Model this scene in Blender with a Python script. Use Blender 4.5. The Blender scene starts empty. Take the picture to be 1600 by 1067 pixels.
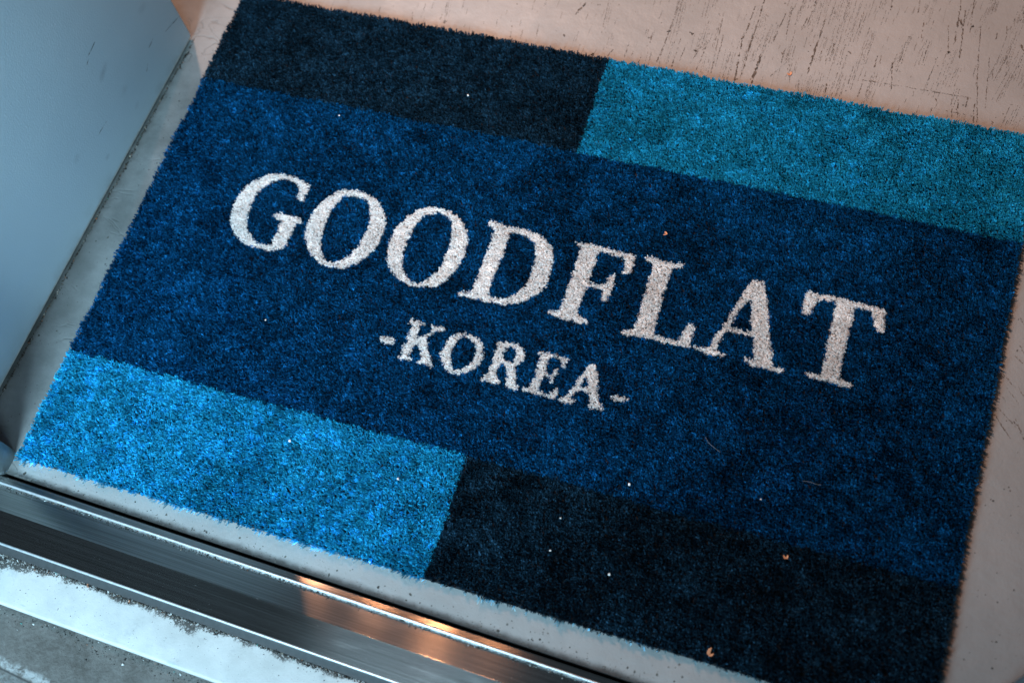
import bpy, bmesh, math, random
import numpy as np
from mathutils import Matrix, Vector

rng = np.random.default_rng(7)
random.seed(7)
scene = bpy.context.scene
R = math.radians

# ------------------------------------------------------------------ camera
FZ = -0.009                       # floor level; the tips of the pile lie at z = 0
cam_data = bpy.data.cameras.new("camera")
cam = bpy.data.objects.new("camera", cam_data)
scene.collection.objects.link(cam)
cam.matrix_world = Matrix((
    (0.9424888, -0.2296001, 0.2428963, 0.7487999),
    (0.3071325, 0.8816022, -0.3583954, -0.1928726),
    (-0.1318503, 0.4123850, 0.9014178, 1.1110478),
    (0, 0, 0, 1)))
cam_data.sensor_width = 36.0
cam_data.lens = 43.75
cam_data.clip_start = 0.02
cam_data.clip_end = 60
cam_data.dof.use_dof = True
cam_data.dof.focus_distance = 1.245
cam_data.dof.aperture_fstop = 3.6
scene.camera = cam

# ------------------------------------------------------------------ world and lamps
world = bpy.data.worlds.new("World")
scene.world = world
world.use_nodes = True
wbg = world.node_tree.nodes["Background"]
wbg.inputs[0].default_value = (0.55, 0.80, 1.0, 1)
wbg.inputs[1].default_value = 0.06


def lamp(name, kind, loc, energy, color, aim=None, **kw):
    d = bpy.data.lights.new(name, kind)
    d.energy = energy
    d.color = color
    for k, v in kw.items():
        setattr(d, k, v)
    o = bpy.data.objects.new(name, d)
    scene.collection.objects.link(o)
    o.location = loc
    if aim is not None:
        o.rotation_euler = (Vector(aim) - Vector(loc)).to_track_quat('-Z', 'Y').to_euler()
    return o


# cool daylight falling in through the open doorway; the second lamp is an added fill that brightens the panel
COOL = (0.48, 0.80, 1.0)
lamp("daylight_and_fill", 'AREA', (0.13, -0.90, 0.80), 17.0, COOL, aim=(0.02, 0.24, 0.04),
     shape='RECTANGLE', size=0.36, size_y=0.8, spread=R(104))
lamp("daylight_and_fill", 'AREA', (0.98, -0.80, 1.20), 0.95, COOL, aim=(-0.05, 0.26, 0.10),
     shape='RECTANGLE', size=0.4, size_y=0.5, spread=R(44))
# warm bulbs inside, above and behind the upright panel
WARM = (1.0, 0.63, 0.48)
AMBER = (1.0, 0.42, 0.19)
lamp("warm_bulb", 'SPOT', (-0.60, 1.34, 2.19), 280, WARM, aim=(0.46, 0.66, 0), shadow_soft_size=0.045,
     spot_size=R(31), spot_blend=1.0)
lamp("warm_bulb", 'POINT', (-0.585, 1.34, 2.14), 26, AMBER, shadow_soft_size=0.016)
lamp("warm_bulb", 'POINT', (-0.346, 1.34, 2.19), 9, AMBER, shadow_soft_size=0.013)
lamp("warm_bulb", 'POINT', (-0.145, 1.34, 2.19), 26, AMBER, shadow_soft_size=0.013)
lamp("warm_bulb", 'POINT', (0.03, 1.34, 2.19), 7, AMBER, shadow_soft_size=0.05)

scene.view_settings.view_transform = 'Standard'
scene.view_settings.look = 'None'
scene.view_settings.exposure = 0.0
scene.view_settings.gamma = 1.0
scene.view_settings.use_curve_mapping = False

# outlines traced on the mat, in tenths of a millimetre
LETTERS = [
('G',[(1792,3686),(1695,3725),(1577,3759),(1460,3763),(1352,3743),(1258,3690),(1171,3619),(1094,3526),(1055,3399),(1046,3273),(1072,3132),(1136,3014),(1220,2926),(1346,2861),(1443,2849),(1537,2842),(1618,2838),(1720,2864),(1806,2915),(1803,3033),(1805,3165),(1813,3227),(1887,3239),(1875,3269),(1804,3291),(1702,3291),(1542,3289),(1517,3252),(1576,3236),(1636,3214),(1650,3139),(1650,3031),(1641,2945),(1649,2900),(1572,2893),(1491,2896),(1406,2935),(1317,3022),(1259,3129),(1233,3257),(1232,3367),(1252,3483),(1312,3590),(1388,3658),(1473,3703),(1562,3712),(1659,3673),(1680,3622),(1715,3508),(1791,3489),(1788,3611)],[]),
('O',[(2163,3725),(2265,3752),(2378,3752),(2500,3726),(2597,3677),(2683,3595),(2744,3490),(2769,3365),(2774,3236),(2750,3125),(2699,3030),(2628,2931),(2544,2864),(2466,2838),(2340,2824),(2234,2839),(2117,2909),(2028,3005),(1964,3120),(1936,3245),(1949,3381),(1981,3498),(2033,3596),(2091,3677)],[(2290,3688),(2391,3688),(2470,3658),(2528,3594),(2567,3507),(2592,3381),(2593,3251),(2568,3115),(2519,2985),(2439,2907),(2365,2871),(2280,2891),(2201,2977),(2149,3094),(2122,3231),(2126,3376),(2145,3513),(2176,3606),(2222,3660)]),
('O',[(3143,3748),(3246,3767),(3347,3755),(3464,3730),(3562,3665),(3639,3566),(3690,3450),(3709,3316),(3699,3175),(3664,3064),(3606,2958),(3534,2894),(3442,2854),(3294,2823),(3158,2845),(3044,2920),(2960,3002),(2910,3106),(2883,3251),(2890,3394),(2934,3512),(2984,3614),(3063,3699)],[(3267,3706),(3369,3695),(3439,3647),(3485,3564),(3515,3430),(3524,3281),(3504,3127),(3464,3002),(3408,2920),(3339,2874),(3254,2875),(3166,2939),(3108,3039),(3071,3169),(3060,3318),(3072,3463),(3104,3583),(3155,3655)]),
('D',[(3808,3697),(3855,3746),(3974,3738),(4102,3734),(4228,3735),(4358,3721),(4477,3675),(4556,3602),(4613,3468),(4634,3337),(4632,3179),(4586,3067),(4508,2992),(4411,2912),(4285,2858),(4154,2852),(3999,2851),(3925,2855),(3801,2851),(3788,2887),(3915,2914),(3927,3001),(3925,3160),(3927,3343),(3924,3539),(3919,3666),(3866,3682)],[(4089,3678),(4184,3678),(4283,3662),(4361,3612),(4417,3533),(4448,3404),(4444,3256),(4421,3104),(4362,2999),(4282,2929),(4189,2900),(4112,2914),(4081,2961),(4086,3086),(4085,3245),(4097,3397),(4086,3590)]),
('F',[(4754,3735),(4860,3721),(4959,3734),(5102,3730),(5247,3720),(5410,3726),(5422,3650),(5417,3509),(5356,3494),(5344,3608),(5299,3676),(5201,3669),(5074,3688),(5031,3661),(5036,3543),(5035,3340),(5044,3309),(5135,3310),(5204,3328),(5210,3396),(5235,3447),(5275,3446),(5284,3347),(5289,3227),(5271,3151),(5225,3156),(5212,3252),(5196,3270),(5117,3267),(5029,3261),(5028,3161),(5022,3049),(5020,2939),(5083,2912),(5154,2908),(5157,2866),(5043,2847),(5006,2870),(4910,2857),(4755,2871),(4735,2904),(4850,2923),(4857,3029),(4852,3161),(4863,3342),(4856,3532),(4853,3679),(4806,3696)],[]),
('L',[(5512,3725),(5568,3739),(5642,3724),(5753,3718),(5918,3726),(5916,3697),(5805,3669),(5804,3619),(5800,3507),(5801,3321),(5805,3126),(5808,2923),(5873,2913),(5972,2902),(6067,2905),(6095,3019),(6125,3123),(6182,3105),(6185,2968),(6183,2867),(6059,2866),(5927,2858),(5779,2868),(5635,2862),(5533,2846),(5500,2892),(5620,2917),(5626,3070),(5621,3297),(5620,3517),(5626,3675),(5541,3693)],[]),
('A',[(6608,3715),(6660,3739),(6722,3738),(6763,3623),(6817,3475),(6870,3308),(6905,3159),(6957,3016),(7009,2874),(7077,2877),(7108,2864),(7105,2838),(7024,2832),(6929,2843),(6827,2842),(6739,2860),(6740,2896),(6832,2900),(6800,2995),(6760,3142),(6673,3135),(6588,3134),(6502,3138),(6464,3102),(6452,2999),(6447,2908),(6532,2888),(6536,2853),(6451,2852),(6347,2856),(6242,2860),(6225,2887),(6361,2912),(6399,3059),(6449,3199),(6497,3350),(6539,3490),(6576,3652)],[(6631,3541),(6678,3386),(6737,3178),(6625,3176),(6510,3183),(6530,3295),(6574,3424)]),
('T',[(7144,3727),(7228,3727),(7357,3733),(7486,3734),(7616,3729),(7763,3729),(7903,3734),(7917,3616),(7922,3476),(7857,3486),(7822,3592),(7781,3681),(7699,3681),(7626,3684),(7617,3592),(7618,3413),(7618,3237),(7619,3062),(7624,2911),(7680,2900),(7751,2899),(7736,2845),(7637,2849),(7528,2855),(7419,2856),(7326,2867),(7329,2894),(7461,2913),(7460,3041),(7450,3214),(7447,3400),(7445,3579),(7438,3678),(7350,3677),(7263,3676),(7240,3590),(7224,3491),(7150,3493),(7149,3578)],[]),
('-',[(3163,2196),(3207,2218),(3259,2221),(3319,2227),(3329,2202),(3327,2160),(3263,2157),(3235,2143),(3190,2159)],[]),
('K',[(3397,2453),(3422,2474),(3477,2467),(3530,2467),(3572,2467),(3541,2435),(3525,2417),(3530,2357),(3529,2288),(3546,2258),(3575,2303),(3619,2328),(3638,2364),(3671,2400),(3686,2431),(3638,2436),(3634,2449),(3702,2459),(3793,2459),(3793,2432),(3728,2422),(3698,2380),(3654,2337),(3634,2312),(3667,2249),(3705,2177),(3749,2108),(3778,2055),(3810,2037),(3760,2024),(3701,2028),(3643,2026),(3642,2046),(3670,2060),(3645,2121),(3609,2193),(3587,2218),(3548,2218),(3525,2191),(3533,2132),(3528,2077),(3577,2056),(3568,2037),(3507,2027),(3429,2027),(3422,2056),(3452,2070),(3435,2134),(3447,2191),(3442,2258),(3444,2341),(3449,2418)],[]),
('O',[(3930,2441),(4009,2455),(4093,2453),(4159,2429),(4214,2389),(4248,2324),(4264,2241),(4249,2164),(4211,2107),(4173,2051),(4108,2020),(4036,2008),(3971,2010),(3915,2062),(3860,2128),(3841,2190),(3839,2278),(3855,2343),(3889,2393)],[(3988,2422),(4060,2420),(4118,2398),(4161,2348),(4174,2271),(4170,2190),(4145,2116),(4099,2064),(4055,2046),(4000,2058),(3966,2116),(3935,2188),(3932,2268),(3946,2340),(3961,2391)]),
('R',[(4334,2445),(4367,2460),(4465,2469),(4534,2470),(4602,2454),(4648,2406),(4662,2343),(4642,2291),(4598,2253),(4627,2202),(4638,2139),(4656,2065),(4697,2043),(4715,2028),(4654,2005),(4585,2026),(4561,2098),(4548,2167),(4519,2226),(4473,2244),(4455,2249),(4448,2194),(4441,2132),(4456,2077),(4504,2044),(4500,2020),(4438,2017),(4353,2010),(4298,2025),(4337,2059),(4361,2118),(4359,2197),(4363,2298),(4362,2398)],[(4451,2415),(4485,2427),(4515,2432),(4562,2404),(4581,2362),(4574,2307),(4548,2273),(4505,2269),(4457,2283),(4445,2300),(4442,2366)]),
('E',[(4747,2459),(4788,2460),(4848,2465),(4916,2466),(4983,2469),(5027,2466),(5078,2462),(5095,2437),(5077,2386),(5101,2346),(5048,2339),(5041,2403),(5011,2438),(4931,2437),(4890,2410),(4896,2352),(4896,2273),(4914,2254),(4963,2254),(4980,2282),(4987,2316),(5018,2328),(5019,2272),(5012,2218),(5024,2179),(4983,2171),(4974,2221),(4959,2230),(4911,2224),(4896,2194),(4898,2129),(4896,2057),(4940,2055),(4994,2038),(5036,2062),(5045,2129),(5083,2146),(5092,2077),(5097,2020),(5021,2012),(4939,2020),(4879,2013),(4815,2022),(4740,2025),(4739,2047),(4812,2051),(4809,2118),(4818,2186),(4812,2283),(4810,2389),(4804,2427)],[]),
('A',[(5320,2452),(5345,2469),(5383,2456),(5412,2378),(5435,2287),(5462,2197),(5498,2117),(5530,2068),(5572,2025),(5538,2019),(5472,2020),(5413,2017),(5434,2048),(5416,2108),(5382,2163),(5344,2169),(5296,2166),(5266,2145),(5233,2113),(5221,2075),(5265,2048),(5268,2017),(5209,2013),(5125,2010),(5129,2037),(5179,2051),(5193,2106),(5223,2166),(5241,2229),(5237,2280),(5260,2345),(5290,2389)],[(5318,2334),(5347,2270),(5377,2200),(5338,2206),(5284,2205),(5275,2225),(5288,2274),(5299,2316)]),
('-',[(5595,2194),(5645,2207),(5703,2213),(5750,2226),(5750,2194),(5718,2160),(5671,2160),(5622,2143)],[]),
]
STREAKS = [(5915,7178,5904,6138,5),(5838,7101,5820,6676,4),(6045,6430,6035,6081,9),(5804,6643,5850,6069,6),(5454,6509,5418,6089,3),(5521,6913,5583,6096,2.5),(5237,6462,5212,6190,2),(5400,6438,5352,6250,3),(5592,6628,5607,6189,2),(6184,7052,6134,6655,4),(6260,7189,6229,7062,3),(6229,7062,6249,6768,3),(6608,7052,6583,6317,5),(6586,6723,6585,6519,7),(6422,7043,6393,6858,4),(6462,7291,6431,6896,2.5),(6975,7189,6982,6984,2),(6764,6761,6779,6648,3),(7246,7454,7263,7309,4),(7533,7514,7543,7338,3),(7624,7208,7638,7007,4),(7949,7601,7978,7051,5),(8017,7467,8059,6840,4),(8080,7628,8109,7195,3),(8202,7302,8288,6525,3),(8298,6527,8376,5998,3),(8355,6904,8415,6278,2),(7879,7233,7942,6871,3),(8380,7224,8379,7137,5),(8463,7328,8480,7217,3),(7404,6640,7462,6285,3),(7236,6689,7242,6547,4),(7274,6726,7280,6584,2),(7166,6474,7161,6387,3),(8074,6311,8116,6074,3),(8137,6325,8172,6060,4),(8226,6373,8228,6236,4),(8307,6281,8332,6069,4),(7894,6160,7913,6055,2),(6799,6222,6811,6112,6),(6371,6385,6421,6167,2),(6514,6216,6522,6075,2),(8405,6802,8427,6667,3),(7145,6355,8250,6364,2),(7156,6358,7146,6131,3),(7894,6160,8329,6150,1.5),(7972,7340,8035,7237,9),(8113,7297,8127,7242,10),(7935,6913,7949,6859,8),(5241,6582,5257,6541,6),(5479,6889,5490,6861,5),(5335,6364,5368,6327,6),(6255,6534,6266,6507,5),(6512,6692,6532,6653,5),(6941,6683,6969,6660,4),(7904,6287,7932,6252,5),(8505,6122,8519,6104,5),(6199,6175,6332,6406,1.5),(8622,7147,8677,7074,6),(3984,6714,3908,6543,7),(5006,6683,4994,6320,4),(4994,6320,4978,6110,4),(5148,6473,5153,6089,3),(4824,6493,4840,6347,3),(4608,6296,4617,6090,3),(4686,6194,4686,6105,3),(5002,6561,5006,6502,7),(3868,6259,3872,6229,7),(2468,6177,2488,6103,7),(2412,6259,2418,6166,2),(2171,6335,2185,6148,2),(2063,6186,2104,6037,2),(2410,6417,2437,6264,2),(3256,6251,3297,6045,2),(3395,6219,3408,6099,2),(3563,6255,3576,6135,2),(2250,6415,2267,6292,2),(2599,6488,2615,6365,2),(3532,6682,3535,6589,2),(4251,6070,4283,6047,8),(4469,6177,4423,6077,4),(4802,6130,4783,6067,4),(9036,4601,9084,4419,2),(9015,2993,9227,2744,3),(9067,3029,9244,2879,2),(9194,2953,9305,2852,2),(9087,3145,9134,3091,2),(9061,4056,9161,3917,2),(9154,3707,9205,3628,2),(9102,3601,9222,3519,2),(9049,3382,9184,3261,2),(9110,3241,9269,3083,1.5),(9200,3287,9271,3195,2),(9231,2963,9336,2774,2)]
SMUDGES = [(0.1333, 0.1074, 0.0127, 0.006, 2.77, 0.3), (0.1221, 0.0638, 0.0084, 0.007, 3.082, 0.16), (0.043, 0.1042, 0.0106, 0.007, -2.894, 0.13), (0.1922, 0.0335, 0.006, 0.004, -3.017, 0.2), (0.2228, 0.0771, 0.0071, 0.006, 2.811, 0.13), (0.1209, 0.0322, 0.006, 0.004, 3.0, 0.12)]
SCUFFS = [(0.0054, 0.0437, 0.032, 0.0514, 0.0011), (0.0521, 0.0639, 0.0645, 0.0626, 0.0011), (0.1192, 0.1425, 0.1354, 0.1407, 0.0011), (0.1386, 0.1373, 0.1447, 0.1355, 0.0006), (0.1658, 0.0648, 0.1849, 0.0654, 0.0007), (0.0768, 0.0507, 0.0841, 0.0462, 0.0006)]


# ------------------------------------------------------------------ helpers
def link(o, parent=None):
    scene.collection.objects.link(o)
    if parent is not None:
        o.parent = parent
    return o


def tag(o, label=None, category=None, group=None, kind=None):
    if label: o["label"] = label
    if category: o["category"] = category
    if group: o["group"] = group
    if kind: o["kind"] = kind
    return o


def empty(name, loc=(0, 0, 0), rz=0.0):
    o = bpy.data.objects.new(name, None)
    o.empty_display_size = 0.05
    o.location = loc
    o.rotation_euler = (0, 0, rz)
    return link(o)


def mesh_obj(name, verts, faces, material, parent=None, smooth=False):
    me = bpy.data.meshes.new(name)
    me.from_pydata([tuple(v) for v in verts], [], [tuple(f) for f in faces])
    me.materials.append(material)
    if smooth:
        for p in me.polygons: p.use_smooth = True
    me.update()
    return link(bpy.data.objects.new(name, me), parent)


def raw_tris(name, V, T, gray, material, parent=None):
    """a mesh of many small triangles with one grey multiplier per vertex"""
    me = bpy.data.meshes.new(name)
    nv, nt = len(V), len(T)
    me.vertices.add(nv)
    me.vertices.foreach_set("co", V.astype(np.float32).ravel())
    me.loops.add(nt * 3)
    me.loops.foreach_set("vertex_index", T.astype(np.int32).ravel())
    me.polygons.add(nt)
    me.polygons.foreach_set("loop_start", np.arange(0, nt * 3, 3, dtype=np.int32))
    a = me.attributes.new("shade", 'FLOAT_COLOR', 'POINT')
    g = np.ones((nv, 4), np.float32)
    g[:, :3] = gray if gray.ndim == 2 else gray[:, None]
    a.data.foreach_set("color", g.ravel())
    me.materials.append(material)
    me.update(calc_edges=True)
    return link(bpy.data.objects.new(name, me), parent)


class Nodes:
    def __init__(self, name):
        self.m = bpy.data.materials.new(name)
        self.m.use_nodes = True
        self.t = self.m.node_tree
        self.bsdf = self.t.nodes["Principled BSDF"]
        self.out = self.t.nodes["Material Output"]

    def n(self, kind, **kw):
        nd = self.t.nodes.new(kind)
        for k, v in kw.items(): setattr(nd, k, v)
        return nd

    def put(self, sock, v):
        if isinstance(v, bpy.types.NodeSocket): self.t.links.new(v, sock)
        elif v is not None: sock.default_value = v

    def math(self, op, a, b=None, c=None, clamp=False):
        nd = self.n("ShaderNodeMath", operation=op, use_clamp=clamp)
        for i, v in enumerate((a, b, c)):
            if v is not None: self.put(nd.inputs[i], v)
        return nd.outputs[0]

    def coord(self, scale=(1, 1, 1), rot=(0, 0, 0), loc=(0, 0, 0)):
        tc = self.n("ShaderNodeTexCoord")
        mp = self.n("ShaderNodeMapping")
        self.t.links.new(tc.outputs["Object"], mp.inputs[0])
        mp.inputs[1].default_value = loc
        mp.inputs[2].default_value = rot
        mp.inputs[3].default_value = scale
        return mp.outputs[0]

    def noise(self, vec, scale, detail=4, rough=0.55, dist=0.0):
        nd = self.n("ShaderNodeTexNoise")
        self.put(nd.inputs["Vector"], vec)
        nd.inputs["Scale"].default_value = scale
        nd.inputs["Detail"].default_value = detail
        nd.inputs["Roughness"].default_value = rough
        nd.inputs["Distortion"].default_value = dist
        return nd.outputs["Fac"]

    def ramp(self, fac, lo, hi, a=0.0, b=1.0):
        nd = self.n("ShaderNodeMapRange", interpolation_type='SMOOTHSTEP')
        self.put(nd.inputs[0], fac)
        for i, v in zip((1, 2, 3, 4), (lo, hi, a, b)): self.put(nd.inputs[i], v)
        return nd.outputs[0]

    def mix(self, fac, a, b, mode='MIX'):
        nd = self.n("ShaderNodeMix", data_type='RGBA', blend_type=mode)
        self.put(nd.inputs[0], fac)
        for i, v in ((6, a), (7, b)):
            self.put(nd.inputs[i], v if isinstance(v, bpy.types.NodeSocket) else (*v, 1.0))
        return nd.outputs[2]

    def sep(self, vec):
        nd = self.n("ShaderNodeSeparateXYZ")
        self.t.links.new(vec, nd.inputs[0])
        return nd.outputs

    def bump(self, height, strength, distance):
        nd = self.n("ShaderNodeBump")
        nd.inputs["Strength"].default_value = strength
        nd.inputs["Distance"].default_value = distance
        self.t.links.new(height, nd.inputs["Height"])
        self.t.links.new(nd.outputs[0], self.bsdf.inputs["Normal"])


# ------------------------------------------------------------------ materials
def yarn(name, col, transl=0.36):
    k = Nodes(name)
    at = k.n("ShaderNodeAttribute", attribute_name="shade")
    c = k.mix(1.0, at.outputs["Color"], col, 'MULTIPLY')
    d = k.n("ShaderNodeBsdfDiffuse"); k.put(d.inputs[0], c)
    t = k.n("ShaderNodeBsdfTranslucent"); k.put(t.inputs[0], c)
    s = k.n("ShaderNodeBsdfSheen"); k.put(s.inputs[0], c); s.inputs["Roughness"].default_value = 0.4
    mx = k.n("ShaderNodeMixShader"); mx.inputs[0].default_value = transl
    k.t.links.new(d.outputs[0], mx.inputs[1]); k.t.links.new(t.outputs[0], mx.inputs[2])
    k.t.links.new(mx.outputs[0], k.out.inputs[0])
    k.t.nodes.remove(s); k.t.nodes.remove(k.bsdf)
    return k.m


def plain(name, col, rough=0.8, metal=0.0, spec=0.5):
    k = Nodes(name)
    v = k.coord()
    nz = k.noise(v, 220, 3)
    k.put(k.bsdf.inputs["Base Color"], k.mix(k.ramp(nz, 0.3, 0.7), [c * 0.8 for c in col], col))
    k.bsdf.inputs["Roughness"].default_value = rough
    k.bsdf.inputs["Metallic"].default_value = metal
    k.bsdf.inputs["Specular IOR Level"].default_value = spec
    return k.m


def shaded(name, rough=0.85):
    """takes its colour from the mesh (grit, dirt, marks)"""
    k = Nodes(name)
    at = k.n("ShaderNodeAttribute", attribute_name="shade")
    k.t.links.new(at.outputs["Color"], k.bsdf.inputs["Base Color"])
    k.bsdf.inputs["Roughness"].default_value = rough
    k.bsdf.inputs["Specular IOR Level"].default_value = 0.25
    return k.m


SLOPE = 0.0245                    # the sill runs at a small angle to the mat
SILL_RZ = -math.atan(SLOPE)
PA = np.array((-0.0391, 0.5290))  # far lower corner of the upright panel
PB = np.array((-0.0550, 0.0650))
PDIR = (PB - PA) / np.linalg.norm(PB - PA)
PNRM = np.array((-PDIR[1], PDIR[0]))   # towards the mat (+x)


def floor_material():
    k = Nodes("painted_floor")
    v = k.coord()
    x, y, _ = k.sep(v)
    big = k.noise(v, 5.0, 5)
    mid = k.noise(v, 28, 5, 0.6)
    base = k.mix(k.ramp(big, 0.3, 0.7), (0.255, 0.254, 0.250), (0.315, 0.311, 0.306))
    base = k.mix(k.ramp(mid, 0.35, 0.75, 0, 0.35), base, (0.22, 0.22, 0.216))
    # fine long scuffs across the paint
    vs = k.coord(scale=(520, 14, 1), rot=(0, 0, R(3)))
    sc = k.noise(vs, 1.0, 3, 0.6)
    patch = k.noise(v, 9.0, 3)
    scm = k.math('MULTIPLY', k.ramp(sc, 0.66, 0.74), k.ramp(patch, 0.46, 0.62))
    scm = k.math('MULTIPLY', scm, k.ramp(y, 0.50, 0.62, 0.15, 0.75))
    base = k.mix(scm, base, (0.09, 0.08, 0.07))
    # little dark pits
    vo = k.n("ShaderNodeTexVoronoi", feature='F1')
    k.put(vo.inputs["Vector"], v); vo.inputs["Scale"].default_value = 150
    pit = k.math('LESS_THAN', vo.outputs["Distance"], k.ramp(k.noise(v, 30, 2), 0.52, 0.72, 0.0, 0.17))
    base = k.mix(k.math('MULTIPLY', pit, 0.85), base, (0.06, 0.06, 0.055))
    # grime along the sill and under the panel
    nz = k.noise(v, 90, 4, 0.65)
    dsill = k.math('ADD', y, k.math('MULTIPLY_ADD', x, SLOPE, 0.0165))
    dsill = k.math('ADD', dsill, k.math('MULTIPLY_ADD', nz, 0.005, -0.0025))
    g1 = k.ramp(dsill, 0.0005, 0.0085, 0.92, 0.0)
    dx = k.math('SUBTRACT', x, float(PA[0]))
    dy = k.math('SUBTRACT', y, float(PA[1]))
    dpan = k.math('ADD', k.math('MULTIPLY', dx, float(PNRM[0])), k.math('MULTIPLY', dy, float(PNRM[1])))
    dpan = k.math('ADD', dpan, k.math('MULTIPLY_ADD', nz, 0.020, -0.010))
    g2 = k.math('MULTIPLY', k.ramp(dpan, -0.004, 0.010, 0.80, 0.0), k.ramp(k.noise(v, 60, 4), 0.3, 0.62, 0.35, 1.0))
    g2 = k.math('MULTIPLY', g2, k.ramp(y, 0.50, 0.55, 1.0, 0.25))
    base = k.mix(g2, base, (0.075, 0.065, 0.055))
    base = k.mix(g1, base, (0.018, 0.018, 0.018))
    # strip between panel and mat: dirt, with the panel's shade put into the colour
    dirt_shade = k.math('MULTIPLY', k.ramp(x, -0.004, 0.012, 1.0, 0.0), k.ramp(y, 0.46, 0.54, 1.0, 0.0))
    dirt_shade = k.math('MULTIPLY', dirt_shade, k.ramp(k.noise(v, 24, 5, 0.65), 0.25, 0.7, 0.30, 0.72))
    base = k.mix(dirt_shade, base, (0.085, 0.088, 0.084))
    # hairline wrinkles in the paint of the left strip
    wn = k.noise(k.coord(scale=(9, 24, 1)), 1.0, 3, 0.5, 1.2)
    crk = k.ramp(k.math('ABSOLUTE', k.math('SUBTRACT', wn, 0.5)), 0.003, 0.016, 1, 0)
    crk = k.math('MULTIPLY', crk, k.ramp(k.noise(v, 13, 2), 0.48, 0.6))
    crk = k.math('MULTIPLY', crk, k.math('LESS_THAN', x, 0.05))
    base = k.mix(k.math('MULTIPLY', crk, 0.4), base, (0.14, 0.14, 0.135))
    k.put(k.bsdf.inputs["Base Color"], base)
    k.put(k.bsdf.inputs["Roughness"], k.ramp(mid, 0.3, 0.7, 0.42, 0.62))
    k.bsdf.inputs["Specular IOR Level"].default_value = 0.35
    hgt = k.math('SUBTRACT', k.math('MULTIPLY_ADD', k.noise(v, 46, 5, 0.6), 0.9, k.math('MULTIPLY', k.noise(v, 420, 2), 0.12)),
                 k.math('MULTIPLY', crk, 0.5))
    k.bump(hgt, 0.30, 0.004)
    return k.m


def panel_material():
    """painted sheet with orange-peel relief and a few soft smudges; object x runs along the foot, z up"""
    k = Nodes("panel_paint")
    v = k.coord()
    x, _, z = k.sep(v)
    big = k.noise(v, 6, 4)
    base = k.mix(k.ramp(big, 0.3, 0.7), (0.54, 0.64, 0.70), (0.58, 0.68, 0.74))
    nz = k.noise(v, 55, 4, 0.6)
    tot = None
    for cs, cz, rs, rz_, ang, amt in SMUDGES:
        ca, sa = math.cos(ang), math.sin(ang)
        dx = k.math('SUBTRACT', x, cs); dz = k.math('SUBTRACT', z, cz)
        u = k.math('ADD', k.math('MULTIPLY', dx, ca / rs), k.math('MULTIPLY', dz, sa / rs))
        w = k.math('ADD', k.math('MULTIPLY', dx, -sa / rz_), k.math('MULTIPLY', dz, ca / rz_))
        d = k.math('SQRT', k.math('ADD', k.math('MULTIPLY', u, u), k.math('MULTIPLY', w, w)))
        d = k.math('ADD', d, k.math('MULTIPLY_ADD', nz, 1.3, -0.65))
        f = k.ramp(d, 0.15, 1.1, amt, 0.0)
        tot = f if tot is None else k.math('MAXIMUM', tot, f)
    base = k.mix(tot, base, (0.16, 0.18, 0.20))
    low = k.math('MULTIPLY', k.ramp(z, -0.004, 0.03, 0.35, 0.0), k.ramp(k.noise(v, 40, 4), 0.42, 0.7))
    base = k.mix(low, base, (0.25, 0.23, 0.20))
    k.put(k.bsdf.inputs["Base Color"], base)
    k.bsdf.inputs["Roughness"].default_value = 0.62
    k.bsdf.inputs["Specular IOR Level"].default_value = 0.25
    k.bump(k.noise(v, 520, 2, 0.5), 0.20, 0.0008)
    return k.m


def steel_material(name, col, rough, warm_dirt=0.0):
    k = Nodes(name)
    v = k.coord()
    x, y, _ = k.sep(v)
    line = k.noise(k.coord(scale=(2.5, 620, 1)), 1.0, 4, 0.7)
    blotch = k.noise(k.coord(scale=(7, 26, 1)), 1.0, 5, 0.6, 0.4)
    c = k.mix(k.ramp(line, 0.3, 0.7), [a * 0.62 for a in col], [a * 1.15 for a in col])
    dirt = k.ramp(blotch, 0.50, 0.80, 0.0, 0.30)
    sp = k.n("ShaderNodeTexVoronoi", feature='F1')
    k.put(sp.inputs["Vector"], v); sp.inputs["Scale"].default_value = 95
    c = k.mix(k.math('MULTIPLY', dirt, 0.5), c, (0.10, 0.095, 0.085))
    k.put(k.bsdf.inputs["Base Color"], c)
    k.bsdf.inputs["Metallic"].default_value = 1.0
    k.put(k.bsdf.inputs["Roughness"], k.math('MULTIPLY_ADD', dirt, 0.15, rough))
    k.bsdf.inputs["Anisotropic"].default_value = 1.0
    tg = k.n("ShaderNodeTangent", direction_type='UV_MAP')
    k.t.links.new(tg.outputs[0], k.bsdf.inputs["Tangent"])
    k.bump(line, 0.05, 0.0003)
    return k.m


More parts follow.
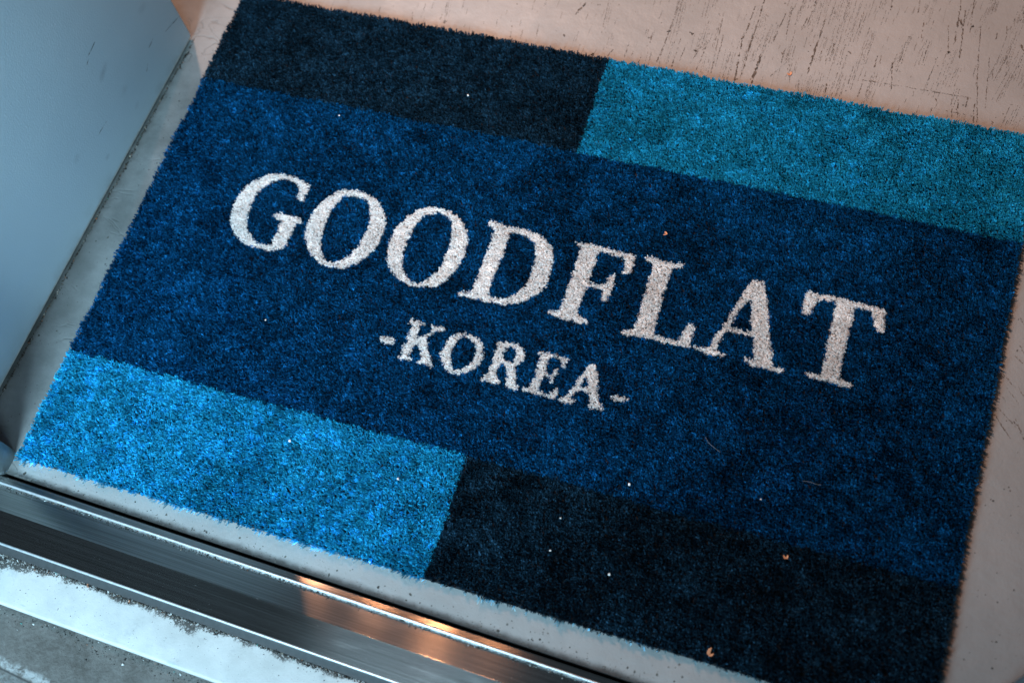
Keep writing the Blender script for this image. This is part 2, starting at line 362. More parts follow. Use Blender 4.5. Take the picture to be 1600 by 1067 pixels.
def step_material():
    k = Nodes("step_paint")
    v = k.coord()
    x, y, _ = k.sep(v)
    nz = k.noise(v, 120, 5, 0.7)
    nb = k.noise(v, 26, 4, 0.6)
    nf = k.noise(v, 330, 3, 0.7)
    base = k.mix(k.ramp(nb, 0.3, 0.7), (0.375, 0.37, 0.36), (0.455, 0.445, 0.435))
    # grey scuffing, and grime creeping out from under the sill, heaviest at the left end
    base = k.mix(k.ramp(k.noise(v, 55, 5, 0.75), 0.56, 0.72, 0, 0.35), base, (0.24, 0.25, 0.255))
    d = k.math('MULTIPLY_ADD', y, -1.0, -0.0905)
    reach = k.ramp(x, 0.01, 0.11, 0.017, 0.0035)
    d = k.math('ADD', d, k.math('MULTIPLY_ADD', nb, 0.040, -0.020))
    d = k.math('ADD', d, k.math('MULTIPLY_ADD', nf, 0.022, -0.011))
    g = k.math('MULTIPLY', k.ramp(k.math('SUBTRACT', d, reach), -0.0012, 0.0012, 1, 0), k.ramp(nf, 0.36, 0.50, 0.15, 1.0))
    base = k.mix(g, base, (0.045, 0.043, 0.04))
    spk = k.math('MULTIPLY', k.ramp(nf, 0.66, 0.72), k.ramp(k.noise(v, 40, 3), 0.42, 0.62))
    base = k.mix(k.math('MULTIPLY', spk, 0.85), base, (0.07, 0.07, 0.07))
    chip = k.math('MULTIPLY', k.ramp(k.noise(k.coord(scale=(45, 260, 1)), 1.0, 3), 0.62, 0.66),
                  k.math('LESS_THAN', y, -0.1285))
    base = k.mix(k.math('MULTIPLY', chip, 0.7), base, (0.30, 0.33, 0.33))
    k.put(k.bsdf.inputs["Base Color"], base)
    k.bsdf.inputs["Roughness"].default_value = 0.55
    k.bump(nz, 0.25, 0.002)
    return k.m


def ground_material():
    k = Nodes("worn_concrete")
    v = k.coord()
    x, y, _ = k.sep(v)
    n1 = k.noise(v, 22, 6, 0.65)
    n2 = k.noise(v, 170, 4, 0.65)
    base = k.mix(k.ramp(n1, 0.3, 0.7), (0.048, 0.042, 0.037), (0.098, 0.090, 0.083))
    base = k.mix(k.ramp(n2, 0.35, 0.75, 0, 0.5), base, (0.125, 0.12, 0.113))
    # worn whitish paint line with a joint beside it
    d = k.math('MULTIPLY_ADD', x, 0.10, k.math('ADD', y, 0.1788))
    dn = k.math('ADD', d, k.math('MULTIPLY_ADD', n1, 0.016, -0.008))
    w = k.math('MULTIPLY', k.ramp(k.math('ABSOLUTE', dn), 0.001, 0.007, 0.7, 0.0), k.ramp(n2, 0.36, 0.6))
    base = k.mix(w, base, (0.33, 0.34, 0.34))
    far = k.math('MULTIPLY', k.ramp(dn, -0.012, -0.004, 0.5, 0.0), k.ramp(n2, 0.3, 0.7))
    base = k.mix(far, base, (0.20, 0.215, 0.22))
    j = k.ramp(k.math('ABSOLUTE', k.math('ADD', d, 0.0065)), 0.0004, 0.0013, 0.85, 0.0)
    base = k.mix(j, base, (0.03, 0.03, 0.03))
    ed = k.math('MULTIPLY_ADD', y, -1.0, -0.135)
    ed = k.math('ADD', ed, k.math('MULTIPLY_ADD', n2, 0.016, -0.008))
    base = k.mix(k.ramp(ed, 0.0, 0.007, 0.75, 0.0), base, (0.035, 0.033, 0.03))
    k.put(k.bsdf.inputs["Base Color"], base)
    k.bsdf.inputs["Roughness"].default_value = 0.8
    k.bump(k.math('ADD', n2, k.math('MULTIPLY', n1, 0.6)), 0.5, 0.003)
    return k.m


# ------------------------------------------------------------------ the setting
# floor: a slab that stops a little short of the sill
def y_sill(x, yy): return yy - SLOPE * x          # sill frame -> world y (small angle)

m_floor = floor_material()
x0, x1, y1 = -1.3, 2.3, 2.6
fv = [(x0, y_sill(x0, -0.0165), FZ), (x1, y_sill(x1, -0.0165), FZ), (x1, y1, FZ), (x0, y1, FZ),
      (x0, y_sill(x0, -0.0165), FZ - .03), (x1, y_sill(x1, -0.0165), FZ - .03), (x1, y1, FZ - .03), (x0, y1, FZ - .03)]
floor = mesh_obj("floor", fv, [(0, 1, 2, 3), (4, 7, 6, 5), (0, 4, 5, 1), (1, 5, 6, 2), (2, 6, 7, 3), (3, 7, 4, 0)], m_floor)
tag(floor, "scratched pale grey painted floor under the mat", kind="structure")


def blob(cx, cy, rx, ry, ang, z, n=6, jit=0.35):
    """irregular small flat mark; returns verts and fan triangles"""
    a = np.linspace(0, 2 * np.pi, n, endpoint=False) + rng.uniform(0, 1)
    r = 1 + rng.uniform(-jit, jit, n)
    px, py = np.cos(a) * rx * r, np.sin(a) * ry * r
    ca, sa = math.cos(ang), math.sin(ang)
    V = np.column_stack([cx + px * ca - py * sa, cy + px * sa + py * ca, np.full(n, z)])
    T = np.array([(0, i, i + 1) for i in range(1, n - 1)])
    return V, T


class Marks:
    def __init__(self): self.V = []; self.T = []; self.G = []; self.c = 0

    def add(self, V, T, g):
        self.V.append(V); self.T.append(T + self.c); self.c += len(V)
        self.G.append(np.tile(np.asarray(g, float), (len(V), 1)))

    def build(self, name, mat, parent=None):
        return raw_tris(name, np.vstack(self.V), np.vstack(self.T), np.vstack(self.G), mat, parent)


m_dirt = shaded("dirt")
mk = Marks()
for ax, ay, bx, by, w in STREAKS:
    a = np.array((ax, ay)) * 1e-4; b = np.array((bx, by)) * 1e-4
    L = np.linalg.norm(b - a); ang = math.atan2(*(b - a)[::-1])
    ww = w * 0.00012
    if w >= 6 and L < 0.008:                      # a round chip rather than a scratch
        for _ in range(7):
            q = (a + b) / 2 + rng.normal(0, 0.0010, 2)
            mk.add(*blob(*q, rng.uniform(.0004, .0013), rng.uniform(.0003, .0009), rng.uniform(0, 3), FZ + .00012), np.array((.05, .042, .035)) * rng.uniform(.7, 1.5))
        continue
    n = max(5, int(L / 0.0009))
    for t in np.sort(rng.uniform(0, 1, n)):
        if math.sin(t * 9 + ax * .01) + rng.normal(0, .9) < -1.05: continue
        q = a + (b - a) * t + rng.normal(0, 0.00022 + ww * .35, 2)
        ln = rng.uniform(.0006, .0032) * (0.7 + ww * 900)
        mk.add(*blob(*q, ln * .55, ww * rng.uniform(.35, 1.05), ang + rng.normal(0, .05), FZ + rng.uniform(.0001, .00016)),
               np.array((.065, .052, .043)) * rng.uniform(.6, 2.0))
# bundles of parallel fine scratches over the far floor, densest at the right
for _ in range(150):
    cx = rng.choice([rng.uniform(.47, .70), rng.uniform(.66, .90), rng.uniform(.15, .9)], p=[.36, .44, .20])
    cy = rng.uniform(.60, .77)
    an = R(90) + (0.58 - cx) * 0.55 + rng.normal(0, .03)
    L = rng.uniform(.010, .055)
    for j in range(rng.integers(1, 6)):
        ox = rng.normal(0, .0032)
        tone = np.array((.085, .072, .062)) * rng.uniform(.6, 1.8)
        hw = rng.uniform(.00010, .00030)
        for t in np.arange(-.5, .5, .0016 / L):
            if rng.uniform() < .38 + .5 * abs(t): continue
            mk.add(*blob(cx + ox + math.cos(an) * t * L + rng.normal(0, .00012), cy + math.sin(an) * t * L, rng.uniform(.0005, .0013), hw * rng.uniform(.5, 1.4), an, FZ + .0001), tone)
# loose faint scratches and specks over the far floor
for _ in range(800):
    x = rng.uniform(0.1, 0.95); y = rng.uniform(0.56, 0.79)
    if rng.uniform() > 0.25 + 0.75 * (0.5 + 0.5 * math.sin(x * 19 + 1.2)) * (0.4 + 0.6 * (x > 0.4)): continue
    an = R(90) + (0.55 - x) * 0.45 + rng.normal(0, .05)
    for j in range(rng.integers(1, 7)):
        mk.add(*blob(x + math.cos(an) * j * .0022 + rng.normal(0, .0002), y + math.sin(an) * j * .0022, rng.uniform(.0005, .0018), rng.uniform(.00012, .00035), an, FZ + .0001),
               np.array((.10, .085, .072)) * rng.uniform(.6, 2.2))
for _ in range(1300):                              # specks: near strip, left strip, right strip
    r = rng.uniform()
    if r < .55:
        x = rng.uniform(-.05, .95); y = y_sill(x, -.016 + abs(rng.normal(0, .007)))
    elif r < .75:
        x = rng.uniform(-.055, -.002); y = rng.uniform(.01, .52)
    else:
        x = rng.uniform(.9, 1.05); y = rng.uniform(.0, .6)
    s = rng.lognormal(-7.9, .6)
    mk.add(*blob(x, y, s, s * rng.uniform(.5, 1), rng.uniform(0, 3), FZ + .0001), np.array((.05, .047, .042)) * rng.uniform(.6, 2.2))
tag(mk.build("scratch_mark", m_dirt, floor), "dark scratches and specks worn into the floor paint", kind="stuff")

# ground outside, white step
m_ground = ground_material()
ZG = -0.033
g = mesh_obj("pavement", [(-1.6, -2.4, ZG), (2.6, -2.4, ZG), (2.6, 0.01, ZG - .0), (-1.6, 0.06, ZG)], [(0, 1, 2, 3)], m_ground)
tag(g, "worn dark grey concrete outside the white step", kind="structure")


def rounded_strip(profile, xa, xb, nx=1):
    """extrudes a (y, z) profile along x, with UVs whose u runs across the strip"""
    V, F = [], []
    xs = np.linspace(xa, xb, nx + 1)
    n = len(profile)
    for x in xs:
        V += [(x, y, z) for y, z in profile]
    for i in range(nx):
        for j in range(n - 1):
            F.append((i * n + j, (i + 1) * n + j, (i + 1) * n + j + 1, i * n + j + 1))
    return V, F


def strip_obj(name, profile, mat, parent, xa=-0.5, xb=1.5, smooth=True):
    V, F = rounded_strip(profile, xa, xb)
    o = mesh_obj(name, V, F, mat, parent, smooth)
    bm = bmesh.new(); bm.from_mesh(o.data)
    bmesh.ops.recalc_face_normals(bm, faces=bm.faces)
    if sum(f.normal.z * f.calc_area() for f in bm.faces) < 0:
        bmesh.ops.reverse_faces(bm, faces=bm.faces)
    bm.to_mesh(o.data); bm.free()
    uv = o.data.uv_layers.new(name="UVMap")
    for l in o.data.loops:
        co = o.data.vertices[l.vertex_index].co
        uv.data[l.index].uv = (co.y * 10 + co.z * 3, co.x)
    return o


def arc(cy, cz, r, a0, a1, n=5):
    return [(cy + r * math.cos(R(a0 + (a1 - a0) * i / n)), cz + r * math.sin(R(a0 + (a1 - a0) * i / n))) for i in range(n + 1)]


m_step = step_material()
prof = [(-0.0855, -0.030), (-0.0855, -0.0215), (-0.0900, -0.0210)] + arc(-0.1325, -0.0240, 0.0030, 90, 180, 5) + [(-0.1357, -0.05)]
step = strip_obj("doorstep", prof, m_step, None, -1.4, 2.4)
step.rotation_euler = (0, 0, SILL_RZ)
tag(step, "white painted step edge with dirt along the steel sill", kind="structure")

# ------------------------------------------------------------------ steel sill
m_steel = steel_material("brushed_steel", (0.50, 0.48, 0.465), 0.125)
m_bead = plain("polished_bead", (0.62, 0.64, 0.66), 0.45, 0.7)
m_dark = plain("dark_steel", (0.045, 0.046, 0.048), 0.6, 0.3)
sill = empty("door_sill", (0, 0, FZ), SILL_RZ)
tag(sill, "brushed steel door sill crossing below the mat", "door sill")
f = -FZ
strip_obj("flange", [(-0.0180, FZ - .016 + f), (-0.0202, FZ - .0010 + f), (-0.0208, FZ - .0004 + f), (-0.0262, FZ + .0003 + f)], m_steel, sill, smooth=False)
strip_obj("inner_lip", [(-0.0262, FZ + .0002 + f)] + arc(-0.0273, FZ + .0022 + f, 0.0011, 0, 180, 7) + [(-0.0284, FZ - .0024 + f)], m_bead, sill)
strip_obj("upper_plate", [(-0.0284, FZ - .0022 + f), (-0.0526, FZ - .0003 + f)], m_steel, sill, smooth=False)
strip_obj("crease", [(-0.0526, FZ - .0003 + f), (-0.0529, FZ - .00022 + f), (-0.0533, FZ - .0003 + f)], m_steel, sill)
strip_obj("lower_plate", [(-0.0533, FZ - .0003 + f), (-0.0815, FZ - .0031 + f)], m_steel, sill, smooth=False)
strip_obj("nosing", [(-0.0815, FZ - .0031 + f)] + arc(-0.0824, FZ - .0036 + f, 0.0011, 75, 190, 6) + [(-0.0835, FZ - .0105 + f)], m_bead, sill)
strip_obj("front_rebate", [(-0.0830, FZ - .0095 + f), (-0.0905, FZ - .0108 + f), (-0.0908, FZ - .016 + f)], m_dark, sill, smooth=False)
strip_obj("underside", [(-0.0170, -.024), (-0.0855, -.0232)], m_dark, sill, smooth=False)

# ------------------------------------------------------------------ upright panel on the left
ANG = math.atan2(PDIR[1], PDIR[0])                 # object x runs from the far corner towards the door


m_panel = panel_material()


def box(name, a, b, mat, parent=None, bevel=0.0, seg=2):
    bm = bmesh.new()
    bmesh.ops.create_cube(bm, size=1)
    for v in bm.verts:
        v.co = Vector([(a[i] + b[i]) / 2 + v.co[i] * (b[i] - a[i]) for i in range(3)])
    if bevel:
        bmesh.ops.bevel(bm, geom=list(bm.edges), offset=bevel, segments=seg, profile=0.5, affect='EDGES')
    me = bpy.data.meshes.new(name); bm.to_mesh(me); bm.free()
    me.materials.append(mat)
    if bevel:
        for p in me.polygons: p.use_smooth = True
        me.set_sharp_from_angle(angle=R(40))
    return link(bpy.data.objects.new(name, me), parent)


panel = empty("upright_panel", (PA[0], PA[1], FZ), ANG)
tag(panel, "pale blue painted panel standing upright left of the mat", "panel")
leaf = box("panel_sheet", (0, -0.040, 0.006), (0.520, 0.0, 2.0), m_panel, panel, 0.0028, 3)
# world +x side is local +y here
ms = Marks()
for s0, z0, s1, z1, w in SCUFFS:
    a = np.array((s0, z0)); b = np.array((s1, z1)); L = np.linalg.norm(b - a); d = (b - a) / L
    n = int(L / .0012) + 3
    for t in rng.uniform(0, 1, n):
        q = a + (b - a) * t
        V, T = blob(q[0] + rng.normal(0, .0003), q[1] + rng.normal(0, .0002), rng.uniform(.0007, .0025), w * rng.uniform(.25, .7) * (1 - .5 * abs(2 * t - 1)), math.atan2(d[1], d[0]), 0)
        V = np.column_stack([V[:, 0], np.full(len(V), .00015), V[:, 1]])
        ms.add(V, T[:, ::-1], np.array((.16, .17, .18)) * rng.uniform(.7, 1.8))
tag(ms.build("scuff_mark", m_dirt, panel), "dark scuff lines on the panel face", kind="stuff")
box("edge_strip", (0.002, -0.038, 0.0040), (0.5195, -0.0012, 0.0064), plain("bare_edge", (0.62, 0.60, 0.57), 0.6), panel, 0.0003, 1)
box("dirt_seal", (0.004, -0.036, 0.0004), (0.515, -0.004, 0.0041), plain("gap_dirt", (0.03, 0.027, 0.024)), panel)

# ------------------------------------------------------------------ door frame posts
m_post = plain("frame_paint", (0.36, 0.42, 0.44), 0.5)


def post(name, xa, xb, ya, yb, label):
    root = empty(name, (0, 0, FZ), SILL_RZ)
    bm = bmesh.new()
    r = 0.009
    pts = []
    for cx, cy, a0 in ((xb - r, yb - r, 0), (xa + r, yb - r, 90), (xa + r, ya + r, 180), (xb - r, ya + r, 270)):
        for i in range(7):
            a = R(a0 + 15 * i)
            pts.append((cx + r * math.cos(a), cy + r * math.sin(a)))
    z0, z1 = -0.012, 2.1
    lo = [bm.verts.new((x, y, z0)) for x, y in pts]
    hi = [bm.verts.new((x, y, z1)) for x, y in pts]
    n = len(pts)
    for i in range(n):
        bm.faces.new((lo[i], lo[(i + 1) % n], hi[(i + 1) % n], hi[i])).smooth = True
    bm.faces.new(hi); bm.faces.new(lo[::-1])
    me = bpy.data.meshes.new("post"); bm.to_mesh(me); bm.free()
    me.materials.append(m_post)
    link(bpy.data.objects.new("post", me), root)
    return tag(root, label, "door frame", "door frame posts")


post("door_frame_post", -0.105, -0.0065, -0.0205, 0.0085, "blurred blue grey door frame post at the mat's bright blue corner")
post("door_frame_post", 0.9290, 1.03, -0.0005, 0.0545, "dark blue grey door frame post right of the mat's black corner")

# ------------------------------------------------------------------ the mat
W, H = 0.9, 0.6
mat_root = empty("entrance_mat", (W / 2, H / 2, FZ))
tag(mat_root, "blue cut pile entrance mat lettered in white with blue and black corner blocks", "mat")
OFF = np.array((-W / 2, -H / 2, -FZ))

BLUE = (0.026, 0.42, 0.65)
TEAL = (0.024, 0.385, 0.575)
NAVY = (0.0050, 0.083, 0.205)
BLACK = (0.0145, 0.043, 0.073)
WHITE = (0.95, 0.94, 0.93)
m_teal = yarn("teal_yarn", TEAL)
m_blue, m_navy, m_black, m_white = yarn("blue_yarn", BLUE), yarn("navy_yarn", NAVY), yarn("black_yarn", BLACK), yarn("white_yarn", WHITE, 0.48)

m_back = plain("mat_backing", (0.012, 0.014, 0.018), 0.9)
box("backing", (-W / 2 + .0015, -H / 2 + .0015, 0.0003), (W / 2 - .0015, H / 2 - .0015, 0.0042), m_back, mat_root)


def value_noise(x, y, scale, seed):
    r = np.random.default_rng(seed)
    n = 257
    g_ = r.normal(0, 1, (n, n))
    u, v = x * scale + 3.3, y * scale + 7.7
    i, j = np.floor(u).astype(int), np.floor(v).astype(int)
    fu, fv_ = u - i, v - j
    fu, fv_ = fu * fu * (3 - 2 * fu), fv_ * fv_ * (3 - 2 * fv_)
    i %= n - 1; j %= n - 1
    return (g_[i, j] * (1 - fu) + g_[i + 1, j] * fu) * (1 - fv_) + (g_[i, j + 1] * (1 - fu) + g_[i + 1, j + 1] * fu) * fv_


def inside(px, py, poly):
    p = np.array(poly, float) * 1e-4
    q = np.roll(p, -1, 0)
    res = np.zeros(len(px), bool)
    for (ax, ay), (bx, by) in zip(p, q):
        c = (ay > py) != (by > py)
        if ay != by:
            res ^= c & (px < (bx - ax) * (py - ay) / (by - ay) + ax)
    return res


SP = 0.00185
gx, gy = np.meshgrid(np.arange(SP / 2, W, SP), np.arange(SP / 2, H, SP))
gx = gx.ravel(); gy = gy.ravel()
tx = gx + rng.uniform(-.45, .45, len(gx)) * SP
ty = gy + rng.uniform(-.45, .45, len(gx)) * SP
# slightly wavy outline
edge_w = 0.0007
keep = (tx > edge_w * value_noise(ty, ty * 0, 60, 1)) & (tx < W - edge_w * (1 + value_noise(ty, ty * 0, 60, 2))) & \
       (ty > edge_w * (.6 + value_noise(tx, tx * 0, 60, 3))) & (ty < H - edge_w * (1 + value_noise(tx, tx * 0, 60, 4)))
tx, ty = tx[keep], ty[keep]
# which yarn: 0 navy, 1 dark (far left), 2 blue (far right), 3 blue (near left), 4 dark (near right), 5.. letters
jx = tx + rng.normal(0, .0007, len(tx)); jy = ty + rng.normal(0, .0008, len(tx))
reg = np.zeros(len(tx), int)
top = jy > 0.4755; low = jy < 0.1235
reg[top & (jx < 0.4482)] = 1
reg[top & (jx >= 0.4482)] = 2
reg[low & (jx < 0.4438)] = 3
reg[low & (jx >= 0.4438)] = 4
lx = tx + rng.normal(0, .00022, len(tx)); ly = ty + rng.normal(0, .00022, len(tx))
for i, (ch, outer, inner) in enumerate(LETTERS):
    mi = inside(lx, ly, outer)
    if inner: mi &= ~inside(lx, ly, inner)
    reg[mi] = 5 + i

# lean of the pile in patches, brightness of the yarn tuft by tuft
leanx = 0.10 * value_noise(tx, ty, 8, 21) + 0.11 * value_noise(tx, ty, 75, 11) + 0.10 * value_noise(tx, ty, 28, 12) + rng.normal(0, .12, len(tx))
leany = -0.05 + 0.10 * value_noise(tx, ty, 8, 22) + 0.11 * value_noise(tx, ty, 75, 13) + 0.10 * value_noise(tx, ty, 28, 14) + rng.normal(0, .12, len(tx))
hgt = 0.0047 + 0.00040 * value_noise(tx, ty, 260, 15) + 0.00018 * value_noise(tx, ty, 40, 16) + rng.normal(0, .00038, len(tx))
bright = np.exp(0.34 * value_noise(tx, ty, 300, 17) + 0.12 * value_noise(tx, ty, 110, 18) + 0.12 * value_noise(tx, ty, 42, 19) + rng.normal(0, .28, len(tx)))
is_white = reg >= 5
leanx[is_white] *= .5; leany[is_white] *= .5
hgt[is_white] = 0.0050 + (hgt[is_white] - 0.0047) * .25
is_blue = (reg == 2) | (reg == 3)
hgt[is_blue] = 0.0047 + (hgt[is_blue] - 0.0047) * .6
for d, sx, sy in ((tx, -1, 0), (W - tx, 1, 0), (ty, 0, -1), (H - ty, 0, 1)):
    k_ = np.clip(1 - d / 0.0045, 0, 1)
    leanx += sx * k_ * 0.30; leany += sy * k_ * 0.30
    hgt -= 0.0006 * k_


def pile(name, sel, mat, label=None, blades=5, width=0.95, var=1.0, kind=None):
    n = len(sel)
    idx = np.repeat(sel, blades)
    N = len(idx)
    bx = tx[idx] + rng.normal(0, .00055, N); by = ty[idx] + rng.normal(0, .00055, N)
    h = hgt[idx] * rng.uniform(.84, 1.08, N)
    dx = (leanx[idx] + rng.normal(0, .15, N)) * h; dy = (leany[idx] + rng.normal(0, .15, N)) * h
    a = rng.uniform(0, 2 * np.pi, N)
    ux, uy = np.cos(a), np.sin(a)
    w0 = rng.uniform(.00045, .00065, N) * width; w1 = w0 * 1.2; w2 = w0 * .95
    z0 = 0.0038 + FZ
    V = np.empty((N, 4, 3))
    for r_, (w_, t, zz) in enumerate(((w0, 0.0, 0.0), (w1, 1.0, 1.0))):
        tw = a + 0.8 * r_ * np.sign(np.sin(a * 7))
        ux, uy = np.cos(tw), np.sin(tw)
        cx, cy, cz = bx + dx * t, by + dy * t, z0 + h * zz * (1 - 0.12 * (dx * dx + dy * dy) / (h * h))
        tilt = rng.uniform(-.35, .35, N) * w_ * r_
        V[:, 2 * r_] = np.column_stack([cx - ux * w_, cy - uy * w_, cz - tilt])
        V[:, 2 * r_ + 1] = np.column_stack([cx + ux * w_, cy + uy * w_, cz + tilt])
    V = V.reshape(-1, 3) + OFF
    T = np.array([(0, 1, 3), (0, 3, 2)])
    T = (np.arange(N)[:, None, None] * 4 + T[None]).reshape(-1, 3)
    b = bright[idx] ** var * np.exp(rng.normal(0, .24 * var, N))
    g_ = np.repeat(np.clip(b, .25, 3.2), 4)
    o = raw_tris(name, V, T, g_, mat, mat_root)
    if label: o["label"] = label
    if kind: o["kind"] = kind
    return o


for r_, mt, lb in ((0, m_navy, "navy blue middle band of pile"), (1, m_black, "black navy pile block at the far left"),
                   (2, m_teal, "teal blue pile block at the far right"), (3, m_blue, "bright blue pile block at the near left"),
                   (4, m_black, "black pile block at the near right")):
    pile("pile_block", np.where(reg == r_)[0], mt, lb, kind="stuff", var=.55 if mt in (m_blue, m_teal) else 1.0)
for i, (ch, _, _) in enumerate(LETTERS):
    nm = "hyphen" if ch == '-' else "letter"
    row = "large white" if i < 8 else "small white"
    pile(nm, np.where(reg == 5 + i)[0], m_white, f"{row} hyphen in pile" if ch == '-' else f"{row} pile letter {ch}", blades=10, width=1.1, var=0.14)

# pale front edge fibres: some white bits, and daylight put into their colour
m_fringe = yarn("daylit_yarn", (0.36, 0.72, 0.86), 0.4)
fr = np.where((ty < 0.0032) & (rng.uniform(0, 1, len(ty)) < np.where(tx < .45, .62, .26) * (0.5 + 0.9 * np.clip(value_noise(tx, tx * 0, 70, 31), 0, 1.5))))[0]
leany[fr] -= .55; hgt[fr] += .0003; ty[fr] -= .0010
pile("daylit_fringe", fr, m_fringe, "pale cyan frayed fibres along the mat's front edge", blades=5, width=0.75, var=.8, kind="stuff")

# ------------------------------------------------------------------ litter lying on the mat and sill
m_leaf, m_crumb, m_stone = plain("dry_leaf", (0.62, 0.25, 0.12), 0.7), plain("pale_crumb", (0.75, 0.72, 0.70), 0.7), plain("white_chip", (0.88, 0.88, 0.88), 0.5)


def leaf_bit(x, y, z, s, a, label):
    """a torn curled scrap of dry leaf with two lobes and a split between them"""
    pts = [(-.85, -.1), (-.55, -.6), (0, -.75), (.55, -.6), (.95, -.05), (.8, .35), (.3, .0), (.02, -.3), (-.1, .5), (-.25, 1.25), (-.62, .75)]
    pts = [(px * random.uniform(.75, 1.25), py * random.uniform(.8, 1.2)) for px, py in pts]
    V, F = [], []
    for sgn in (0, 1):
        for px, py in pts:
            V.append((px * s, py * s, (px * px * .35 + py * py * .22 + .10) * s - sgn * s * .10))
    n = len(pts)
    F = [tuple(range(n)), tuple(range(2 * n - 1, n - 1, -1))] + [(i, i + n, (i + 1) % n + n, (i + 1) % n) for i in range(n)]
    o = mesh_obj("leaf_scrap", V, F, m_leaf)
    o.location = (x, y, z); o.rotation_euler = (0, 0, a)
    return tag(o, label, "leaf scrap", "dry leaf scraps")


def crumb(x, y, z, s, label, mat=None):
    bm = bmesh.new()
    s *= 0.72
    bmesh.ops.create_icosphere(bm, subdivisions=1, radius=s)
    for v in bm.verts:
        v.co *= random.uniform(.65, 1.25)
        v.co.z *= .7
    me = bpy.data.meshes.new("crumb"); bm.to_mesh(me); bm.free()
    me.materials.append(mat or m_crumb)
    o = link(bpy.data.objects.new("crumb", me))
    o.location = (x, y, z + s * .4)
    return tag(o, label, "crumb", "pale crumbs on the mat")


leaf_bit(.7107, .0095, -.0004, .0040, -.2, "largest torn orange leaf scrap near the mat's front edge")
leaf_bit(.7536, .1104, -.0004, .0024, .9, "small orange leaf scrap where black block meets navy")
leaf_bit(.5643, .4026, -.0004, .0024, 2.2, "small orange leaf scrap on navy above letters F and L")
leaf_bit(.6399, .6260, FZ + .0003, .0026, 1.2, "orange leaf scrap on the scratched floor beyond the mat")
leaf_bit(.1456, -.0300, FZ - .0014, .0026, .4, "tiny orange leaf scrap on the steel sill")
crumb(.2698, .0914, 0, .0020, "round white chip on the bright blue block, left one", m_stone)
crumb(.3877, .0841, 0, .0026, "pale pinkish crumb on the bright blue block, right one")
crumb(.6011, .1377, 0, .0019, "white chip on navy just above the near black block", m_stone)
crumb(.5490, .0577, 0, .0015, "pale crumb in the middle of the near black block")
crumb(.6069, .0516, 0, .0018, "pale crumb right of centre on the near black block")
crumb(.5490, .0898, 0, .0012, "tiny pale crumb high on the near black block")
crumb(.1941, .2074, 0, .0014, "tan crumb on navy below letter G")
crumb(.3106, .5180, 0, .0014, "tan crumb on the far black block")
crumb(.7202, .1564, 0, .0012, "tiny pink crumb on navy near the black block's corner")
crumb(.1779, .4608, 0, .0013, "white speck on navy above letter O", m_stone)

# stray hairs
m_hair = plain("pale_hair", (0.20, 0.21, 0.22), 0.6)


def hair(pts, label):
    cu = bpy.data.curves.new("stray_hair", 'CURVE'); cu.dimensions = '3D'
    cu.bevel_depth = 0.00012; cu.bevel_resolution = 1
    sp = cu.splines.new('NURBS'); sp.points.add(len(pts) - 1); sp.use_endpoint_u = True; sp.order_u = 3
    for p, q in zip(sp.points, pts): p.co = (*q, 1)
    dg = bpy.data.objects.new("tmp", cu)
    me = bpy.data.meshes.new_from_object(dg)
    bpy.data.objects.remove(dg)
    me.name = "stray_hair"; me.materials.clear(); me.materials.append(m_hair)
    o = link(bpy.data.objects.new("stray_hair", me))
    return tag(o, label, "hair", "stray hairs on the mat")


hair([(.6570, .2015, .0004), (.6600, .1975, .0012), (.6634, .1950, .0009), (.6740, .1905, .0004)], "curved pale hair on navy between letter A and the black block")
hair([(.7520, .1832, .0004), (.7590, .1845, .001), (.7650, .1830, .0009), (.7690, .1842, .0004)], "short straight pale hair on navy right of the curved one")

# ------------------------------------------------------------------ grit along the sill, the step and the floor edge
tetra = np.array([(1, 0, -.4), (-.5, .87, -.4), (-.5, -.87, -.4), (.1, .1, .9)])
TT = np.array([(0, 1, 3), (1, 2, 3), (2, 0, 3), (0, 2, 1)])
gr = Marks()


def grain(x, yy, z, s, col):
    a = rng.uniform(0, 6.28); ca, sa = math.cos(a), math.sin(a)
    P = tetra * np.array((s * rng.uniform(.6, 1.5), s * rng.uniform(.5, 1.1), s * rng.uniform(.4, .8))) * rng.uniform(.75, 1.25, (4, 3))
    X = x + P[:, 0] * ca - P[:, 1] * sa
    Y = yy + P[:, 0] * sa + P[:, 1] * ca
    gr.add(np.column_stack([X, Y - SLOPE * x, z + P[:, 2] + s * .2]), TT, col)


def dirt_col():
    u = rng.uniform()
    if u < .74: return np.array((.02, .019, .018)) * rng.uniform(.5, 2.5)
    if u < .90: return np.array((.10, .085, .07)) * rng.uniform(.6, 1.8)
    if u < .965: return np.array((.42, .42, .41)) * rng.uniform(.7, 1.3)
    return np.array((.36, .15, .08)) if u < .985 else np.array((.10, .26, .24))


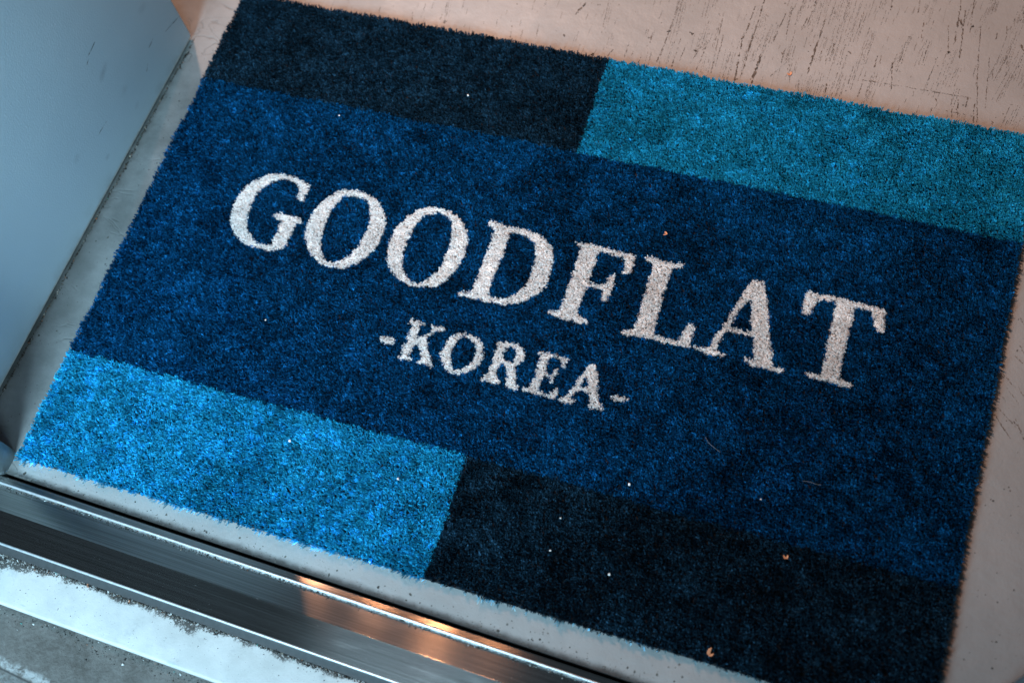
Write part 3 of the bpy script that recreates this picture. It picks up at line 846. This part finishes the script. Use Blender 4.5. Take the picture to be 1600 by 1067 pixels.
for _ in range(2600):                                            # packed against the inner lip
    x = rng.uniform(-.02, .75)
    d = abs(rng.normal(0, .0016)) * (0.6 + 0.7 * (0.5 + .5 * math.sin(x * 40) * math.sin(x * 93)))
    grain(x, -.0287 - d, FZ - .0020 + d * .09, rng.lognormal(-7.65, .45), dirt_col())
for _ in range(220):                                             # scattered over the plates
    x = rng.uniform(-.02, .7); t = rng.uniform(0, 1)
    grain(x, -.030 - t * .05, FZ - .0020 + min(t, .46) * .0037 - max(0, t - .46) * .0046, rng.lognormal(-8.7, .4), np.array((.4, .41, .42)) * rng.uniform(.3, 1.3))
for _ in range(3600):                                            # along the back of the white step
    x = rng.uniform(-.02, .55)
    clump = .35 + .9 * max(0, math.sin(x * 37 + 1) * math.sin(x * 91) + .35) + (1.1 if x < .09 else 0)
    grain(x, -.0908 - abs(rng.normal(0, .0019)) * clump, -.0209, rng.lognormal(-7.65, .6), dirt_col())
for _ in range(650):                                             # strewn on the step
    x = rng.uniform(-.0, .5)
    grain(x, rng.uniform(-.133, -.092), -.0210, rng.lognormal(-8.25, .5), dirt_col())
for _ in range(900):                                             # foot of the step
    x = rng.uniform(-.0, .36)
    grain(x, -.1368 - abs(rng.normal(0, .006)) * (.4 + .9 * abs(math.sin(x * 31))), ZG, rng.lognormal(-7.7, .55), dirt_col())
for _ in range(1500):                                            # floor edge beside the sill
    x = rng.uniform(-.0, .8)
    grain(x, -.0172 + abs(rng.normal(0, .0026)), FZ, rng.lognormal(-8.3, .5), np.array((.02, .02, .02)) * rng.uniform(.5, 2))
for _ in range(1500):                                            # foot of the panel
    s = rng.uniform(0, .50); q = PA + PDIR * s + PNRM * abs(rng.normal(0, .0010 + .0012 * max(0, math.sin(s * 60) * math.sin(s * 23))))
    grain(q[0], q[1] + SLOPE * q[0], FZ, rng.lognormal(-7.45, .5), dirt_col() * np.array((1.2, 1.0, .85)))
tag(gr.build("grit", m_dirt), "dark grit and crumbs of dirt along the sill and step", "grit", kind="stuff")
